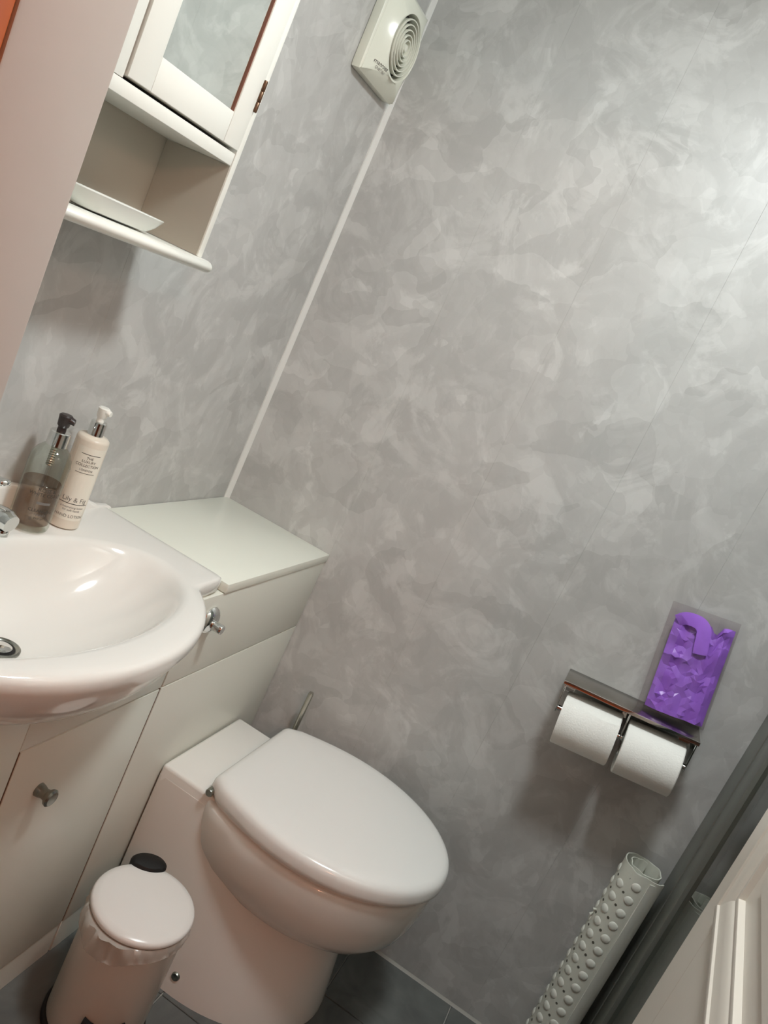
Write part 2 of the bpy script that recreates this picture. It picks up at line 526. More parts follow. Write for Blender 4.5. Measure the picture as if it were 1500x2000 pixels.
# WC unit
wc = empty('toilet_unit', (-0.283, -D / 2, 0), 'white back-to-wall furniture unit behind the toilet', 'cabinet')
obj('side_panel', box(-0.0185, -0.001, -D + ft + 0.001, -0.002, 0.0, 0.80, 0.0008, 1), 'unit', wc)
obj('side_panel', box(XG + 0.0005, XG + 0.02, -D + ft + 0.001, -0.002, 0.0, 0.79, 0.0008, 1), 'unit_edge', wc)
obj('fascia_panel', box(XG + 0.003, -0.001, -D, -D + ft, 0.6205, 0.799, 0.0010, 2), 'unit', wc)
obj('front_panel', box(XG + 0.003, -0.001, -D, -D + ft, 0.078, 0.6175, 0.0010, 2), 'unit', wc)
obj('plinth', box(XG + 0.003, -0.001, -D + 0.002, -D + ft, 0.0, 0.0755, 0.0008, 1), 'unit', wc)
# flush lever
fx, fz = -0.494, 0.7475
esc = obj('flush_lever', lathe([(0.0265, 0.0), (0.0275, -0.003), (0.025, -0.008), (0.018, -0.013), (0.0125, -0.014)], (fx, -D - 0.0003, fz), 32, 'y'), 'chrome', wc)
obj('lever_stem', lathe([(0.0095, 0.0), (0.0095, -0.019), (0.0085, -0.0205)], (fx + 0.003, -D - 0.013, fz - 0.006), 24, 'y'), 'chrome', esc)
# basin unit
bu = empty('basin_unit', (-0.895, -D / 2, 0), 'white vanity cupboard under the washbasin', 'cabinet')
BL = -1.235
obj('side_panel', box(XG - 0.02, XG - 0.0005, -D + ft + 0.001, -0.002, 0.0, 0.66, 0.0008, 1), 'unit_edge', bu)
obj('side_panel', box(BL, BL + 0.016, -D + ft + 0.001, -0.002, 0.0, 0.66, 0.0008, 1), 'unit', bu)
obj('back_panel', box(BL + 0.017, XG - 0.021, -0.012, -0.002, 0.08, 0.66), 'unit', bu)
obj('divider', box(-0.925, -0.909, -D + ft + 0.001, -0.013, 0.08, 0.60, 0.0008, 1), 'unit_edge', bu)
obj('base_board', box(-0.908, XG - 0.021, -D + ft + 0.001, -0.013, 0.08, 0.096, 0.0008, 1), 'unit', bu)
bf = box(-0.9085, XG - 0.002, -D, -D + ft, 0.620, 0.715, 0.001, 2)
obj('fascia_panel', bf, 'unit', bu)
obj('front_panel', box(BL, -0.9095, -D, -D + ft, 0.078, 0.715, 0.001, 2), 'unit', bu)
obj('edge_strip', box(XG - 0.0028, XG + 0.0021, -D + 0.0015, -D + ft + 0.0008, 0.078, 0.6165), 'unit_edge', bu)
obj('edge_strip', box(-0.9093, -0.9048, -D + 0.0015, -D + ft + 0.0008, 0.078, 0.6165), 'unit_edge', bu)
dr = obj('door', box(-0.9045, XG - 0.003, -D, -D + ft, 0.078, 0.6165, 0.001, 2), 'unit', bu)
obj('plinth', box(BL, XG - 0.002, -D + 0.003, -D + ft, 0.0, 0.0755, 0.0008, 1), 'unit', bu)
kx, kz = -0.826, 0.517
kb = lathe([(0.0115, 0.0), (0.0105, -0.006), (0.0085, -0.012), (0.0095, -0.018), (0.0135, -0.0215), (0.0145, -0.026), (0.0115, -0.029), (0.004, -0.0295)],
           (kx, -D - 0.0003, kz), 28, 'y')
obj('knob', kb, 'pewter', dr)
# worktop over the toilet unit
wt = obj('worktop', box(-0.4765, -0.0008, -D - 0.003, -0.001, 0.8005, 0.8195, 0.0012, 2), 'worktop')
tag(wt, 'pale cream worktop slab between washbasin and corner', 'worktop')

# ================================================================== WASHBASIN
XB, YB, ZT = -0.857, -0.205, 0.832
NB = 420
bs = empty('washbasin', (XB, YB, 0.70), 'glossy white ceramic washbasin with bowed front on the vanity', 'basin')
HWD = 0.377
def out_pt(t):
    """top outline by angle around the bowl centre"""
    c, s = math.cos(t), math.sin(t)
    best = None
    # rectangle back slab
    r1 = 1e9
    if abs(c) > 1e-6: r1 = min(r1, HWD / abs(c))
    if s > 1e-6: r1 = min(r1, (-0.001 - YB) / s)
    if s < -1e-6: r1 = min(r1, (YB + 0.305) / -s)
    # bowed front
    a, b, yc = 0.318, 0.232, -0.198
    oy = YB - yc
    A = (c / a) ** 2 + (s / b) ** 2; B = 2 * oy * s / b ** 2; Cq = (oy / b) ** 2 - 1
    r2 = (-B + math.sqrt(max(0, B * B - 4 * A * Cq))) / (2 * A)
    if s > 0: return r1
    # smooth max so the neck between wing and bow is rounded
    kk = 0.012
    hh = max(kk - abs(r1 - r2), 0) / kk
    return max(r1, r2) + hh * hh * kk * 0.25
def r_in(t, sc=1.0):
    c, s = math.cos(t), math.sin(t)
    a, b, oy = 0.281 * sc, 0.148 * sc, -0.014
    if s > 0: b *= 0.97
    A = (c / a) ** 2 + (s / b) ** 2; B = -2 * oy * s / b ** 2; Cq = (oy / b) ** 2 - 1
    return (-B + math.sqrt(max(0, B * B - 4 * A * Cq))) / (2 * A)
raw = [out_pt(2 * PI * i / NB) for i in range(NB)]
# round the corners of the outline
for it in range(4):
    raw = [(raw[i - 1] + 2 * raw[i] + raw[(i + 1) % NB]) / 4 if math.sin(2 * PI * i / NB) < 0.35 else raw[i] for i in range(NB)]
def ring(fr, z):
    r = []
    for i in range(NB):
        t = 2 * PI * i / NB
        q = fr(i, t)
        zz = z(i, t) if callable(z) else z
        r.append((XB + q * math.cos(t), YB + q * math.sin(t), zz))
    return r
rings = []
DRY = 0.0
for f_, dz in ((0.10, -0.1215), (0.15, -0.1213), (0.26, -0.1188), (0.42, -0.107), (0.57, -0.0935), (0.70, -0.0755), (0.81, -0.0555), (0.895, -0.034), (0.955, -0.0165), (0.99, -0.006)):
    rings.append([(x_, y_ + 0.020 * (1 - f_), z_) for x_, y_, z_ in ring(lambda i, t, f_=f_: r_in(t, 1.0) * f_ * (1 if f_ > 0.3 else 1), ZT + dz)])
def front(t):
    return max(0.0, min(1.0, (-math.sin(t) - 0.30) / 0.25))
rings.append(ring(lambda i, t: r_in(t) * 1.02 + 0.002, ZT - 0.0012))
rings.append(ring(lambda i, t: min(r_in(t) * 1.04 + 0.006, raw[i] - 0.012), ZT))
rings.append(ring(lambda i, t: max(raw[i] - 0.022, r_in(t) * 1.04 + 0.007 if raw[i] - r_in(t) * 1.04 > 0.03 else raw[i] - 0.011), ZT))
rings.append(ring(lambda i, t: raw[i] - 0.010, ZT - 0.001))
rings.append(ring(lambda i, t: raw[i] - 0.003, ZT - 0.0045))
rings.append(ring(lambda i, t: raw[i], ZT - 0.012))
rings.append(ring(lambda i, t: raw[i] - 0.001, ZT - 0.026))
for fz_, zz in ((0.965, -0.042), (0.925, -0.062), (0.86, -0.085), (0.77, -0.108), (0.66, -0.128), (0.52, -0.143), (0.36, -0.152)):
    rings.append(ring(lambda i, t, fz_=fz_: raw[i] * (fz_ * front(t) + (1 - front(t)) * (0.2 + 0.72 * fz_)), ZT + zz))
body = obj('bowl', loft(rings), 'ceramic', bs, sharp=55)
# raised back ledge that slopes down at its ends
prof = [(-0.010, 0.0), (0.03, 0.006), (0.06, 0.018), (0.11, 0.031), (0.18, 0.045), (0.26, 0.058), (0.31, 0.063)]
lx = [(XB + HWD - 0.004 - u, ZT - 0.001 + h) for u, h in prof]
lx += [(2 * XB - x_, z_) for x_, z_ in reversed(lx)]
rr = []
for x_, z_ in lx:
    rr.append([(x_, -0.001, ZT - 0.003), (x_, -0.017, ZT - 0.003), (x_, -0.0165, max(z_ - 0.008, ZT - 0.002)), (x_, -0.0150, max(z_ - 0.0025, ZT - 0.0015)), (x_, -0.0115, z_), (x_, -0.001, z_)])
obj('back_ledge', loft(rr), 'ceramic', bs, sharp=50)
wz = ZT - 0.1198
WX, WY = XB - 0.012, YB + 0.0185 - 0.0014
ws = obj('waste', lathe([(0.029, -0.001), (0.029, 0.002), (0.026, 0.0035), (0.022, 0.002), (0.020, -0.001)], (WX, WY, wz), 36), 'pewter', bs)
obj('plug', lathe([(0.0150, -0.001), (0.0165, 0.003), (0.012, 0.0052), (0.0, 0.0058)], (WX, WY, wz), 30), 'chrome', ws)
obj('plug_gap', lathe([(0.0212, 0.0), (0.0212, 0.0012), (0.0, 0.0012)], (WX, WY, wz), 30), 'black', ws)

# tap
TX0, TY0 = XB - 0.050, -0.064
tp = empty('basin_tap', (TX0, TY0, ZT), 'chrome mixer tap at the back of the washbasin', 'tap')
obj('body', lathe([(0.026, 0.0005), (0.026, 0.006), (0.021, 0.012), (0.020, 0.075), (0.022, 0.085), (0.022, 0.098), (0.016, 0.104), (0.0, 0.106)], (TX0, TY0, ZT), 32), 'chrome', tp)
sp = []
for i in range(10):
    u = i / 9
    sp.append((TX0 - 0.000, TY0 - 0.012 - 0.088 * u, ZT + 0.060 + 0.020 * math.sin(u * 2.0)))
obj('spout', tube(sp, [0.016, 0.0158, 0.0155, 0.0152, 0.015, 0.015, 0.015, 0.0155, 0.0158, 0.013], 24), 'chrome', tp, sharp=60)
obj('spout_nozzle', lathe([(0.0105, 0.0), (0.0110, -0.003), (0.0110, -0.009), (0.009, -0.010)], (TX0, TY0 - 0.088, ZT + 0.066), 28), 'chrome', tp)
lv = prism([(-0.012, 0.0), (0.012, 0.0), (0.0145, -0.055), (0.010, -0.078), (0.0, -0.083), (-0.010, -0.078), (-0.0145, -0.055)], 'z', 0.0, 0.009, 0.003, 2)
bmesh.ops.rotate(lv, verts=lv.verts[:], matrix=Matrix.Rotation(math.radians(-14), 3, 'X'))
bmesh.ops.translate(lv, verts=lv.verts[:], vec=(TX0, TY0 + 0.006, ZT + 0.104))
obj('lever', lv, 'chrome', tp)

# ================================================================== BOTTLES
def wrap(bm, r, ang, c, zc):
    """wrap flat xy text around a cylinder; text x runs left to right seen from outside"""
    for v in bm.verts:
        a = ang + v.co.x / r
        v.co = Vector((c[0] + r * math.cos(a), c[1] + r * math.sin(a), zc + v.co.y))
    return bm
def patch(r, a0, a1, z0, z1, c, n=18):
    bm = bmesh.new()
    va = [bm.verts.new((c[0] + r * math.cos(a0 + (a1 - a0) * i / n), c[1] + r * math.sin(a0 + (a1 - a0) * i / n), z0)) for i in range(n + 1)]
    vb = [bm.verts.new((c[0] + r * math.cos(a0 + (a1 - a0) * i / n), c[1] + r * math.sin(a0 + (a1 - a0) * i / n), z1)) for i in range(n + 1)]
    for i in range(n): bm.faces.new((va[i], va[i + 1], vb[i + 1], vb[i]))
    return bm

# cream lotion bottle
bx, by = -0.655, -0.056
zb = ZT + 0.0008
b2 = empty('lotion_bottle', (bx, by, zb), 'cream lotion bottle with white pump on the washbasin', 'bottle', 'pump bottles')
R2 = 0.0275
obj('bottle_body', lathe([(R2 - 0.003, 0), (R2, 0.0025), (R2, 0.160), (R2 - 0.001, 0.164), (R2 - 0.004, 0.167), (0.012, 0.169), (0.010, 0.170)], (bx, by, zb), 48), 'cream', b2)
cz = zb + 0.1685
obj('collar', lathe([(0.0135, 0), (0.0135, 0.024), (0.012, 0.0255), (0.005, 0.026)], (bx, by, cz), 36), 'chrome', b2)
def pump(parent, c, z, mat, ang, s=1.0):
    bm = lathe([(0.0065 * s, 0), (0.0062 * s, 0.006 * s), (0.0085 * s, 0.009 * s), (0.0095 * s, 0.020 * s), (0.0100 * s, 0.0235 * s), (0.008 * s, 0.0255 * s), (0.0, 0.026 * s)], (0, 0, 0), 28)
    # short flared beak
    rg = []
    for u in (0.0, 0.25, 0.45, 0.6):
        w, h = 0.0075 * s * (1 - 0.30 * u), 0.0062 * s * (1 - 0.45 * u)
        cx, cz_ = 0.004 * s + 0.0165 * s * u, 0.0185 * s - 0.004 * s * u * u + 0.001 * s
        rg.append([(cx, w * math.cos(t * PI / 6), cz_ + h * math.sin(t * PI / 6)) for t in range(12)])
    loft(rg, bm=bm)
    bmesh.ops.rotate(bm, verts=bm.verts[:], matrix=Matrix.Rotation(ang, 3, 'Z'))
    bmesh.ops.translate(bm, verts=bm.verts[:], vec=(c[0], c[1], z))
    return obj('pump', bm, mat, parent)
pump(b2, (bx, by), cz + 0.0255, 'pumpw', math.radians(-75), 1.0)
A2 = math.radians(230)
lb = obj('label', patch(R2 + 0.0002, A2 - 0.95, A2 + 0.95, zb + 0.018, zb + 0.152, (bx, by)), 'label', b2)
def ln(parent, c, r, ang, z, half, th, mat='ink'):
    obj('printed_line', patch(r, ang - half / r, ang + half / r, z - th / 2, z + th / 2, c, 10), mat, parent, recalc=True)
rt2 = R2 + 0.0005
for s, h, zz, mt in (('THE', 0.0052, 0.1335, 'ink'), ('LUXURY', 0.0052, 0.1270, 'ink'), ('COLLECTION', 0.0056, 0.1200, 'ink'), ('LONDON', 0.0042, 0.1120, 'ink'),
                     ('Lily & Fig', 0.0098, 0.0560, 'ink2'), ('a nourishing lotion', 0.0045, 0.0420, 'ink2'), ('for soft hands', 0.0045, 0.0365, 'ink2'), ('HAND LOTION', 0.0062, 0.0255, 'ink2')):
    obj('label_print', wrap(text_bm(s, h * 1.2), rt2, A2, (bx, by), zb + zz), mt, lb, flat=True, recalc=False)
ln(lb, (bx, by), rt2, A2, zb + 0.1400, 0.0165, 0.0009)
ln(lb, (bx, by), rt2, A2, zb + 0.1065, 0.0165, 0.0007)
ln(lb, (bx, by), rt2, A2, zb + 0.0485, 0.0265, 0.0011)

# clear hand wash bottle
cx, cy = -0.733, -0.0515
b1 = empty('hand_wash_bottle', (cx, cy, zb), 'clear hand wash bottle half full of pink soap, dark pump', 'bottle', 'pump bottles')
R1 = 0.033
po_ = [(R1 - 0.006, 0), (R1 - 0.001, 0.004), (R1, 0.010), (R1, 0.118), (R1 - 0.002, 0.128), (R1 - 0.007, 0.138), (R1 - 0.014, 0.145), (0.015, 0.148), (0.0135, 0.149)]
pi_ = [(0.0118, 0.149), (0.0135, 0.146), (R1 - 0.016, 0.1425), (R1 - 0.009, 0.136), (R1 - 0.0042, 0.127), (R1 - 0.0022, 0.118), (R1 - 0.0022, 0.012), (R1 - 0.008, 0.007), (0, 0.007)]
obj('bottle_body', lathe(po_, (cx, cy, zb), 48), 'bglass', b1)
obj('soap', lathe([(R1 - 0.010, 0.0085), (R1 - 0.0030, 0.0135), (R1 - 0.0026, 0.083), (R1 - 0.0035, 0.084), (0, 0.084)], (cx, cy, zb), 40), 'liquid', b1)
obj('dip_tube', lathe([(0.0022, 0.012), (0.0022, 0.147)], (cx, cy, zb), 10), 'sleeve', b1)
sg = bmesh.new()
for i in range(8):
    lathe([(0.0055, 0.112 + i * 0.004), (0.0062, 0.1135 + i * 0.004), (0.0055, 0.115 + i * 0.004)], (cx, cy, zb), 16, bm=sg)
obj('pump_spring', sg, 'steel', b1)
obj('collar', lathe([(0.0165, 0), (0.0165, 0.023), (0.015, 0.0245), (0.006, 0.025)], (cx, cy, zb + 0.1475), 36), 'chrome', b1)
pump(b1, (cx, cy), zb + 0.1475 + 0.0245, 'pumpd', math.radians(-60), 1.12)
A1 = math.radians(240)
r1_ = R1 + 0.0004
for s, h, zz, mt in (('ROSE &', 0.0085, 0.0780, 'ink'), ('WHITE CEDAR', 0.0078, 0.0700, 'ink'), ('CLEANSING', 0.0072, 0.0420, 'ink'), ('HAND', 0.0060, 0.0350, 'ink2'), ('WASH', 0.0055, 0.0290, 'ink')):
    obj('bottle_print', wrap(text_bm(s, h * 1.05), r1_, A1, (cx, cy), zb + zz), mt, b1, flat=True, recalc=False)
obj('bottle_print', patch(r1_, A1 - 0.011 / R1, A1 + 0.011 / R1, zb + 0.0535, zb + 0.058, (cx, cy), 8), 'ink2', b1)

# ================================================================== TOILET
TXC = -0.268
tl = empty('toilet', (TXC, -0.60, 0), 'white back-to-wall toilet with closed lid', 'toilet')
def egg(yb, yf, w0, w1, um=0.42, n=28, rc=0.02):
    """closed outline: flat back at yb, rounded front at yf"""
    L_ = yb - yf
    pts = []
    right = []
    for i in range(n + 1):
        u = i / n
        u = 1 - (1 - u) ** 1.7
        if u < um: h = w0 + (w1 - w0) * math.sin(PI / 2 * u / um)
        else: h = w1 * math.sqrt(max(0, 1 - ((u - um) / (1 - um)) ** 2))
        right.append((h, yb - L_ * u))
    # rounded back corner
    cor = []
    h0 = right[0][0]
    for i in range(5):
        a = PI / 2 * i / 5
        cor.append((h0 - rc + rc * math.sin(a), yb - rc + rc * math.cos(a)))
    rt_ = cor + [p for p in right if p[1] <= yb - rc]
    lf = [(-x_, y_) for x_, y_ in reversed(rt_[:-1])]
    return rt_ + lf
def ringz(o, z, xc=TXC, sx=1.0, sy=1.0, yc=-0.66):
    return [(xc + x_ * sx, yc + (y_ - yc) * sy, z) for x_, y_ in o]
# pedestal and box: one block with a rounded front, plus the bowl
rg = []
for z, wf, yf in ((0.0, 0.203, -0.800), (0.02, 0.201, -0.799), (0.12, 0.188, -0.785), (0.22, 0.174, -0.770), (0.30, 0.164, -0.76), (0.37, 0.159, -0.75)):
    rg.append(ringz(egg(-0.3115, yf, 0.158, wf, 0.45, rc=0.006), z))
pan = loft(rg)
boxb = prism([(TXC - 0.158, -0.3115), (TXC + 0.153, -0.3115), (TXC + 0.153, -0.447), (TXC - 0.158, -0.447)], 'z', 0.10, 0.3945, 0.008, 3)
merge(pan, boxb)
rg = []
BO = egg(-0.425, -0.897, 0.170, 0.211, 0.43)
nB = len(BO)
for z, sx, sy, yc in ((0.196, 0.22, 0.30, -0.62), (0.204, 0.52, 0.56, -0.64), (0.219, 0.70, 0.73, -0.65), (0.240, 0.82, 0.84, -0.655), (0.268, 0.91, 0.92, -0.66), (0.302, 0.962, 0.965, -0.66), (0.336, 0.988, 0.988, -0.66),
                      (0.362, 0.997, 0.997, -0.66), (0.380, 0.997, 0.997, -0.66), (0.3868, 0.985, 0.988, -0.66), (0.389, 0.965, 0.972, -0.66)):
    rg.append(ringz(BO, z, TXC + 0.004, sx, sy, yc))
loft(rg, bm=pan)
obj('pan', pan, 'ceramic', tl, sharp=45)
obj('seat', loft([ringz(BO, 0.3893, TXC + 0.004, 0.955, 0.965), ringz(BO, 0.3960, TXC + 0.004, 0.960, 0.968), ringz(BO, 0.4025, TXC + 0.004, 0.955, 0.965)]), 'lid', tl)
LO = egg(-0.420, -0.906, 0.168, 0.219, 0.43, rc=0.022)
rg = []
for z, e in ((0.4040, 0.975), (0.4032, 0.993), (0.4055, 0.9995), (0.412, 1.0), (0.424, 0.997), (0.4315, 0.985), (0.4365, 0.962), (0.4395, 0.925), (0.4412, 0.85), (0.4425, 0.6), (0.443, 0.3)):
    rg.append(ringz(LO, z, TXC + 0.006, e, 0.02 + 0.98 * e if e > 0.9 else e, -0.66))
obj('lid', loft(rg), 'lid', tl, sharp=60)
for s in (-1, 1):
    hb = lathe([(0.007, -0.014), (0.0085, -0.012), (0.0085, 0.012), (0.007, 0.014)], (TXC + s * 0.135 + (-0.021 if s < 0 else 0.012), -0.430, 0.4055), 20, 'x')
    obj('hinge', hb, 'pewter', tl)
obj('bolt_cap', lathe([(0.0105, 0.0), (0.0105, -0.004), (0.008, -0.0085), (0.0, -0.0095)], (TXC - 0.1925, -0.535, 0.040), 24, 'x'), 'pewter', tl)

# toilet brush
tb = empty('toilet_brush', (-0.046, -0.428, 0), 'toilet brush with steel handle standing between toilet and wall', 'toilet brush')
obj('holder', lathe([(0.026, 0.0), (0.028, 0.004), (0.027, 0.17), (0.026, 0.175), (0.0235, 0.172), (0.0235, 0.012), (0.0, 0.012)], tb.location, 32), 'steel', tb)
obj('handle', lathe([(0.0066, 0.06), (0.0066, 0.506), (0.0055, 0.5125), (0.0, 0.5135)], tb.location, 20), 'steel', tb)
obj('brush_head', lathe([(0.008, 0.02), (0.019, 0.03), (0.022, 0.07), (0.016, 0.10), (0.008, 0.105)], tb.location, 24), 'bristle', tb)

# ================================================================== PEDAL BIN
BX, BY = -0.617, -0.466
pb = empty('pedal_bin', (BX, BY, 0), 'small white pedal bin with black hinge, beside the toilet', 'bin')
pa = math.radians(214)     # pedal side
RB = 0.090
obj('base_ring', lathe([(RB + 0.004, 0.0), (RB + 0.006, 0.004), (RB + 0.006, 0.016), (RB + 0.003, 0.020), (RB - 0.004, 0.020), (RB - 0.01, 0.002)], (BX, BY, 0.0), 56), 'black', pb)
obj('bin_body', lathe([(RB - 0.006, 0.006), (RB, 0.018), (RB, 0.252), (RB + 0.0015, 0.256), (RB, 0.2595), (RB - 0.004, 0.2595), (RB - 0.004, 0.03), (0, 0.02)], (BX, BY, 0.0), 64), 'bin', pb)
# crumpled liner folded over the rim
n = 160
rgs = []
for j, (rr_, z_) in enumerate(((RB - 0.006, 0.248), (RB - 0.003, 0.2625), (RB + 0.003, 0.264), (RB + 0.006, 0.256), (RB + 0.006, 0.244), (RB + 0.0045, 0.232))):
    g = []
    for i in range(n):
        t = 2 * PI * i / n
        q = Vector((math.cos(t) * 5, math.sin(t) * 5, j * 0.5))
        nz_ = noise.noise(q * 1.3); n2_ = noise.noise(q * 3.7 + Vector((3, 1, 2)))
        bulge = max(0, math.cos(t - math.radians(172))) ** 5
        amp = 0.0 if j < 2 else (j - 1) * 0.0012
        r_ = rr_ + amp * (nz_ + 0.8 * n2_) + (0.016 * bulge * (0.7 + 0.6 * nz_) if j > 1 else 0)
        z2 = z_ + (0.010 * nz_ + 0.006 * n2_) * (j > 3) * (j - 3) * 0.6 - (0.012 * bulge if j > 3 else 0)
        if j > 3: z2 += 0.010 * (1 + math.cos(t - math.radians(330))) * 0.5
        r_ = max(r_, RB + 0.0015) if j > 1 else r_
        g.append((BX + r_ * math.cos(t), BY + r_ * math.sin(t), z2))
    rgs.append(g)
obj('bin_liner', loft(rgs, False, False), 'liner', pb, sharp=70)
ld_ = obj('bin_lid', lathe([(RB - 0.002, 0.2655), (RB + 0.0035, 0.266), (RB + 0.0048, 0.269), (RB + 0.0042, 0.274), (RB + 0.001, 0.2775), (RB - 0.01, 0.2798), (0.05, 0.2825), (0.0, 0.2838)], (BX, BY, 0.0), 72), 'binlid', pb)
ha = pa - PI
hx, hy = BX + 0.094 * math.cos(ha), BY + 0.094 * math.sin(ha)
hb = lathe([(0.034, -0.020), (0.035, 0.0), (0.0345, 0.004), (0.030, 0.0085), (0.015, 0.011), (0.0, 0.0115)], (0, 0, 0), 36)
for v in hb.verts: v.co.x *= 0.66
bmesh.ops.rotate(hb, verts=hb.verts[:], matrix=Matrix.Rotation(ha, 3, 'Z'))
bmesh.ops.translate(hb, verts=hb.verts[:], vec=(hx, hy, 0.2775))
obj('hinge_cap', hb, 'black', ld_)
pdm = bmesh.new()
for (s0, s1, z0, z1, hwid) in ((0.0, 0.0, 0.0, 0.0, 0.0),):
    pass
nseg = 14
ra, rb_ = RB + 0.001, RB + 0.013
gl = []
for i in range(nseg + 1):
    t = pa + (i / nseg - 0.5) * 0.78
    e = abs(i / nseg - 0.5) * 2
    zt = 0.088 + 0.010 * e ** 2
    gl.append([(BX + r_ * math.cos(t), BY + r_ * math.sin(t), z_) for r_, z_ in ((ra, 0.012), (rb_, 0.012), (rb_, zt - 0.004), (rb_ - 0.003, zt), (ra, zt))])
pdm = loft(gl)
merge(pdm, prism([(RB * 0.9, -0.028), (RB + 0.040, -0.026), (RB + 0.047, -0.018), (RB + 0.047, 0.018), (RB + 0.040, 0.026), (RB * 0.9, 0.028)], 'z', 0.006, 0.014, 0.002, 2))
for v in pdm.verts:
    if abs(v.co.x - BX) > 0.35 or True:
        pass
# the foot plate was made in local axes: move it under the shield
for v in pdm.verts:
    if v.co.x > -0.2:
        v.co = Vector((BX + v.co.x * math.cos(pa) - v.co.y * math.sin(pa), BY + v.co.x * math.sin(pa) + v.co.y * math.cos(pa), v.co.z))
obj('pedal', pdm, 'black', pb)

# ================================================================== WALL CABINET
CX0, CX1, CY, = -0.988, -0.6655, -0.133
CT = 1.98
cb = empty('wall_cabinet', ((CX0 + CX1) / 2, -0.066, 1.32), 'white mirrored wall cabinet with open bottom shelf', 'cabinet')
obj('side_panel', box(CX1 - 0.0125, CX1, CY, -0.001, 1.3445, CT, 0.0012), 'cab', cb)
obj('side_panel', box(CX0, CX0 + 0.0125, CY, -0.001, 1.3445, CT, 0.0012), 'cab', cb)
obj('back_panel', box(CX0 + 0.013, CX1 - 0.013, -0.008, -0.001, 1.3445, CT - 0.02), 'cab_in', cb)
obj('dark_side_sheet', box(CX1 - 0.0138, CX1 - 0.0127, CY + 0.002, -0.0085, 1.3448, 1.4865), 'cab_in', cb)  # thin sheet added to darken the inner face of the side panel
obj('middle_shelf', box(CX0 + 0.0128, CX1 - 0.0140, CY + 0.0005, -0.0085, 1.487, 1.5055, 0.001), 'cab', cb)
obj('top_panel', box(CX0 - 0.012, CX1 + 0.012, CY - 0.02, -0.001, CT + 0.0005, CT + 0.018, 0.004), 'cab', cb)
# bottom board with a bullnose
bp_ = [(0.0, 1.3255), (CY - 0.004, 1.3255), (CY - 0.011, 1.3275), (CY - 0.0155, 1.3325), (CY - 0.0155, 1.337), (CY - 0.011, 1.3420), (CY - 0.004, 1.3440), (0.0, 1.3440)]
bp_ = [(y_ - 0.001, z_) for y_, z_ in bp_]
obj('bottom_shelf', prism(bp_, 'x', CX0 - 0.012, CX1 + 0.0135, 0.0015, 1), 'cab', cb)
obj('face_stile', box(CX0 + 0.013, -0.9500, CY, CY + 0.016, 1.506, CT - 0.001, 0.001), 'cab', cb)
# framed mirror door
DX0, DX1, DZ0, DZ1 = -0.9475, CX1 - 0.0158, 1.5105, CT - 0.004
DYF = CY - 0.0035
cdoor = obj('door', box(DX0 + 0.001, DX1 - 0.001, -0.1125, -0.1165, DZ0 + 0.001, DZ1 - 0.001), 'cab_in', cb)
SW, RWD = 0.0465, 0.0435
obj('stile', box(DX0, DX0 + SW, DYF, -0.1168, DZ0, DZ1, 0.0012), 'cab', cdoor)
obj('stile', box(DX1 - SW + 0.004, DX1, DYF, -0.1168, DZ0, DZ1, 0.0012), 'cab', cdoor)
obj('rail', box(DX0 + SW + 0.0002, DX1 - SW + 0.0038, DYF + 0.0003, -0.1168, DZ0, DZ0 + RWD, 0.0010), 'cab', cdoor)
obj('rail', box(DX0 + SW + 0.0002, DX1 - SW + 0.0038, DYF + 0.0003, -0.1168, DZ1 - RWD, DZ1, 0.0010), 'cab', cdoor)
obj('mirror', box(DX0 + SW + 0.0005, DX1 - SW + 0.0035, -0.1315, -0.1170, DZ0 + RWD + 0.0005, DZ1 - RWD - 0.0005), 'mirror', cdoor)
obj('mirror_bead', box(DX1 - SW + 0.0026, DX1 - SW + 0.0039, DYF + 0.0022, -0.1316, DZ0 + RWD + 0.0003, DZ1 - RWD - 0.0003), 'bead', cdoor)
hg = lathe([(0.0030, 0.0), (0.0036, 0.002), (0.0036, 0.014), (0.0028, 0.015), (0.0036, 0.016), (0.0036, 0.03), (0.0028, 0.031), (0.0036, 0.032), (0.0036, 0.045), (0.003, 0.047)], (DX1 + 0.0012, CY - 0.0042, 1.571), 14)
obj('hinge', hg, 'hinge', cb)

# dish
ds_c = Vector((-0.846, -0.088, 1.3452))
def sup(a, b, z, n=48, e=2.6):
    g = []
    for i in range(n):
        t = 2 * PI * i / n
        c_, s_ = math.cos(t), math.sin(t)
        g.append((ds_c.x + a * math.copysign(abs(c_) ** (2 / e), c_), ds_c.y + b * math.copysign(abs(s_) ** (2 / e), s_), ds_c.z + z))
    return g
dsh = loft([sup(0.058, 0.020, 0.0), sup(0.076, 0.030, 0.002), sup(0.090, 0.037, 0.012), sup(0.101, 0.043, 0.0245), sup(0.1005, 0.0425, 0.0258), sup(0.098, 0.0405, 0.0255),
            sup(0.086, 0.034, 0.013), sup(0.072, 0.027, 0.005), sup(0.05, 0.016, 0.0035)])
tag(obj('soap_dish', dsh, 'dish'), 'shallow pale grey oblong dish on the cabinet shelf', 'dish')

